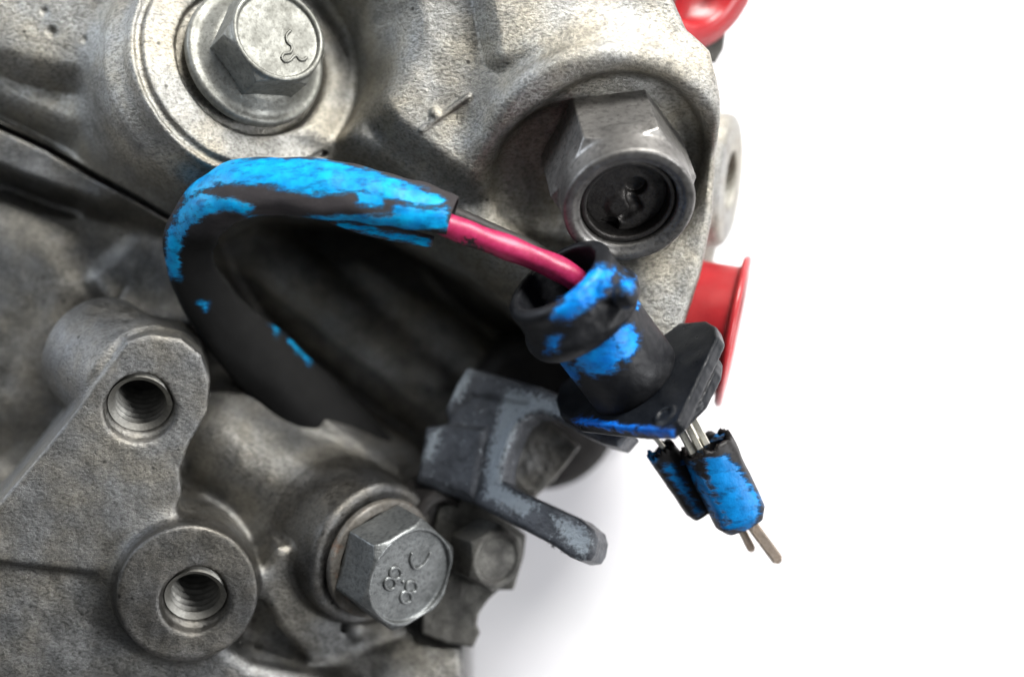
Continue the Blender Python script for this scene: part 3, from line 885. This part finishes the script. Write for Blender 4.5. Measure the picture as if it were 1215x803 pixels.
M['sleeve'].node_tree.nodes['Principled BSDF'].inputs['Specular IOR Level'].default_value = 0.22
# the slit edge of the sleeve
fl = spline([tuple(C(x, y, z)) + (r,) for x, y, z, r in ((390, 261, 104, 3), (430, 270, 106, 8), (475, 279, 108, 9), (514, 287, 110, 7))], 8)
fv, ff = tube(fl[:, :3], fl[:, 3], 12, flat=0.35, up=(0, 0.3, 1))
build('sleeve_flap', fv, ff, M['sleeve'], sleeve, paint=blobs(fv, [[(400, 264), (512, 284), (505, 293), (400, 268)]], 4), attrs={'lit_upper': np.ones(len(fv))})
# two insulated wires
w1 = spline([tuple(C(x, y, z)) for x, y, z in ((470, 246, 126), (528, 266, 128), (575, 283, 128), (630, 306, 122), (676, 326, 120), (710, 352, 92))], 14)
w1[:, 2] += 1.5 * np.sin(np.arange(len(w1)) * 0.23); w1[:, 1] += 1.3 * np.sin(np.arange(len(w1)) * 0.16 + 1)
wv, wf = tube(w1, [14.0 + 0.5 * math.sin(i * 0.4) for i in range(len(w1))], 28, up=(0, 0, 1), wob=0.08)
vx1, vy1 = topix(wv)
drt = blobs(wv, [[(525, 282), (560, 290), (600, 310), (650, 333), (676, 345), (640, 355), (520, 310)], [(550, 282), (564, 284), (558, 298)]], 6)
build('crimson_wire', wv, wf, M['wire'], lead, 'crimson insulated wire', paint=drt)
w2 = spline([tuple(C(x, y, z)) for x, y, z in ((470, 236, 108), (536, 254, 106), (590, 277, 104), (640, 300, 98), (690, 336, 70))], 12)
wv, wf = tube(w2, [9.0] * len(w2), 20)
build('grey_wire', wv, wf, M['rubber'], lead, 'dark wire behind the crimson one')

# ------------------------------------------------------------------ connector
con = thing('connector', 'black two-pin connector with square flange and blue paint, hanging over the fork bracket', 'connector', C(745, 430, 60))
dK = V(0.56, 0.72, -0.42); cK = C(661, 331, 140)      # centre of the boot mouth
u_, v_ = frame(dK)
Pb, Qb = sdf([('add', cyl(cK, dK, 62, -2, 66, 9, r1=70), 0), ('add', torus(cK + dK * 6, dK, 57, 8), 6), ('sub', cyl(cK, dK, 50, -30, 56, 5), 4),
              ('add', torus(cK + dK * 50, dK, 64, 9), 8), ('add', sphere(onplane(742, 350, cK + dK * 40 + V(0.5, -0.3, 0.8) * 30, dK), 15), 8)], 1.7)
pt = blobs(Pb, [[(662, 362), (690, 330), (708, 316), (728, 320), (724, 340), (700, 360), (675, 378), (656, 376)], [(738, 326), (752, 332), (750, 344), (740, 342)], [(650, 402), (664, 400), (660, 418), (648, 416)]], 7)
boot = build('rubber_boot', Pb, Qb, M['boot'], con, 'ribbed black boot with blue paint', paint=pt, lump=1.6)
# barrel between boot and flange
Pb, Qb = sdf([('add', cyl(cK, dK, 54, 50, 164, 6, r1=54), 0), ('add', capsule(cK + dK * 60 + np.cross(dK, V(0.79, -0.61, 0)) * -8 + V(0.79, -0.61, 0.25) * 44, cK + dK * 150 + V(0.79, -0.61, 0.25) * 44, 14), 12)], 1.8)
pt = blobs(Pb, [[(686, 408), (712, 398), (728, 400), (738, 424), (728, 440), (706, 446), (684, 434)], [(724, 392), (742, 384), (758, 396), (756, 412), (742, 430), (734, 420)], [(664, 424), (684, 438), (686, 452), (668, 446)], [(748, 352), (760, 360), (756, 364)]], 6)
build('barrel', Pb, Qb, M['boot'], con, paint=pt, lump=0.8)
# square flange plate
cF = cK + dK * 163
pl_pts = [(776, 386), (838, 381), (850, 388), (853, 400), (834, 440), (806, 500), (792, 511), (760, 511), (684, 503), (664, 492), (659, 476), (664, 458), (700, 430)]
Pb, Qb = sdf([('add', prism(pl_pts, cF, dK, -2, 16, 4), 0), ('add', cyl(onplane(790, 494, cF, dK), -dK, 14, -4, 5, 2), 3), ('sub', cyl(onplane(790, 494, cF, dK), -dK, 8, 2, 12, 1), 2)], 1.6)
pt = blobs(Pb, [[(680, 500), (740, 512), (800, 518), (800, 510), (740, 504), (690, 494)]], 4)
flange = build('flange_plate', Pb, Qb, M['plate'], con, 'glossy black square flange plate', paint=pt, lump=0.8)
# second, rounded flange behind
cF2 = cK + dK * 200
Pb, Qb = sdf([('add', prism([(816, 446), (846, 430), (857, 432), (855, 448), (838, 482), (812, 508), (795, 518), (770, 514), (740, 500), (752, 470)], cF2, dK, -12, 4, 4), 0),
              ('add', cyl(cF, dK, 40, 10, 50, 4), 6)], 1.6)
build('rear_flange', Pb, Qb, M['plate'], con, 'rounded black rear flange', paint=np.full(len(Pb), -1.0), lump=0.8)

# two half-round terminal shells, their contacts and pins
dP = V(0.60, 0.76, -0.25)
def shell(a, b, r, half, name, polys, label=None, th=6, seed=3):
    a = np.array(a); b = np.array(b); ax = (b - a); L = np.linalg.norm(ax); ax /= L
    out = np.cross(ax, np.array([0, 0, 1.0])); out /= np.linalg.norm(out)    # sideways
    upv = np.cross(out, ax)
    rnd = random.Random(seed); vs_, fs_ = [], []; n, m = 40, 52
    rag = [rnd.uniform(-5, 3) for _ in range(m + 1)]
    for layer_ in (0, 1):
        rr = r - th * layer_
        for i in range(n + 1):
            for j in range(m + 1):
                ang = half[0] + (half[1] - half[0]) * j / m
                s_ = i / n
                x = s_ * L + (rag[j] if i == 0 else (rag[j] * 0.35 * max(0, 1 - i / 3)))
                # squared-off section, slightly crushed
                ca, sa = math.cos(ang), math.sin(ang)
                k = 1.0 / max(abs(ca) ** 1.0, abs(sa) ** 1.0) * 0.30 + 0.70
                w = rr * k * (1 + 0.04 * mnoise.noise(Vector((s_ * 4, ang, seed))))
                if i > n - 4: w *= 1 - 0.05 * (i - n + 4)
                vs_.append(a + ax * x + out * ca * w + upv * sa * w)
    N1 = (n + 1) * (m + 1)
    I = lambda l, i, j: l * N1 + i * (m + 1) + j
    for i in range(n):
        for j in range(m):
            fs_.append([I(0, i, j), I(0, i, j + 1), I(0, i + 1, j + 1), I(0, i + 1, j)][::-1])
            fs_.append([I(1, i, j), I(1, i, j + 1), I(1, i + 1, j + 1), I(1, i + 1, j)])
    for i in range(n):
        for j, rv in ((0, 1), (m, 0)):
            q_ = [I(0, i, j), I(1, i, j), I(1, i + 1, j), I(0, i + 1, j)]; fs_.append(q_ if rv else q_[::-1])
    for j in range(m):
        for i, rv in ((0, 0), (n, 1)):
            q_ = [I(0, i, j), I(1, i, j), I(1, i, j + 1), I(0, i, j + 1)]; fs_.append(q_ if rv else q_[::-1])
    # end cap
    c_ = len(vs_); vs_.append(b - ax * 1.0)
    for j in range(m): fs_.append([I(0, n, j), I(0, n, j + 1), c_])
    vs_ = np.array(vs_)
    return build(name, vs_, fs_, M['shell'], con, label, paint=blobs(vs_, polys, 6), lump=0.6)
shell(C(784, 534, 20), C(834, 608, 0), 18, (-math.pi / 2 + 0.001, math.pi * 1.5 - 0.001), 'terminal_shell',
      [[(786, 552), (796, 552), (834, 608), (828, 612)], [(760, 536), (772, 534), (778, 548), (768, 550)]], 'narrower broken terminal shell', th=5, seed=5)
shell(C(838, 528, 34), C(882, 620, 12), 32, (-math.pi / 2 + 0.001, math.pi * 1.5 - 0.001), 'terminal_shell',
      [[(838, 544), (860, 540), (880, 562), (902, 592), (902, 610), (884, 630), (868, 626), (856, 600), (842, 568)], [(812, 552), (822, 552), (866, 622), (868, 632), (856, 624)]], 'wide terminal shell covered in blue paint', th=6, seed=9)
# torn crumbs of plastic at the broken ends
for (x, y, z) in ((779, 540, 20), (786, 534, 22), (846, 520, 36), (852, 516, 34), (812, 545, 30)):
    pv_ = [C(x, y, z) + np.array([random.uniform(-8, 8), random.uniform(-7, 7), random.uniform(-5, 5)]) for _ in range(8)]
    import bmesh
    bm = bmesh.new(); [bm.verts.new(p) for p in pv_]; bmesh.ops.convex_hull(bm, input=bm.verts)
    bm.verts.ensure_lookup_table(); bm.verts.index_update()
    vv = [np.array(v.co) for v in bm.verts]; f2 = [[v.index for v in f.verts] for f in bm.faces]; bm.free()
    build('plastic_crumb', vv, f2, M['shell'], con, paint=[0.35] * len(vv), smooth=False)
# metal contacts between the flange and the shells
def bar(a, b, w, h, name, mat, par=con, rr=1.5, label=None):
    a = np.array(a); b = np.array(b); ax = b - a; L = np.linalg.norm(ax); ax = ax / L
    side = np.cross(ax, [0, 0, 1.0]); side /= np.linalg.norm(side); upv = np.cross(side, ax)
    vs_, fs_ = [], []
    sec = [(-1, -.7), (-.7, -1), (.7, -1), (1, -.7), (1, .7), (.7, 1), (-.7, 1), (-1, .7)]
    st = [(0, .8), (0.02, 1), (0.93, 1), (1.0, 0.45)]
    for t, k in st:
        for sx, sy in sec: vs_.append(a + ax * L * t + side * sx * w / 2 * k + upv * sy * h / 2 * k)
    for i in range(3):
        for j in range(8): fs_.append([i * 8 + j, (i + 1) * 8 + j, (i + 1) * 8 + (j + 1) % 8, i * 8 + (j + 1) % 8][::-1])
    fs_.append(list(range(8))); fs_.append(list(range(24, 32))[::-1])
    return build(name, vs_, fs_, mat, par, label, smooth=False)
bar(C(802, 500, 44), C(824, 541, 50), 9, 12, 'contact_blade', M['pin'])
bar(C(812, 498, 46), C(832, 536, 54), 8, 14, 'contact_blade', M['pin'])
bar(C(822, 496, 44), C(840, 530, 50), 8, 12, 'contact_blade', M['pin'])
bar(C(772, 512, 30), C(788, 532, 30), 6, 8, 'contact_blade', M['pin'])
bar(C(868, 604, 6), C(893, 654, -6), 10, 8, 'pin', M['copper_pin'])
bar(C(880, 606, 12), C(925, 667, 0), 14, 11, 'pin', M['copper_pin'])
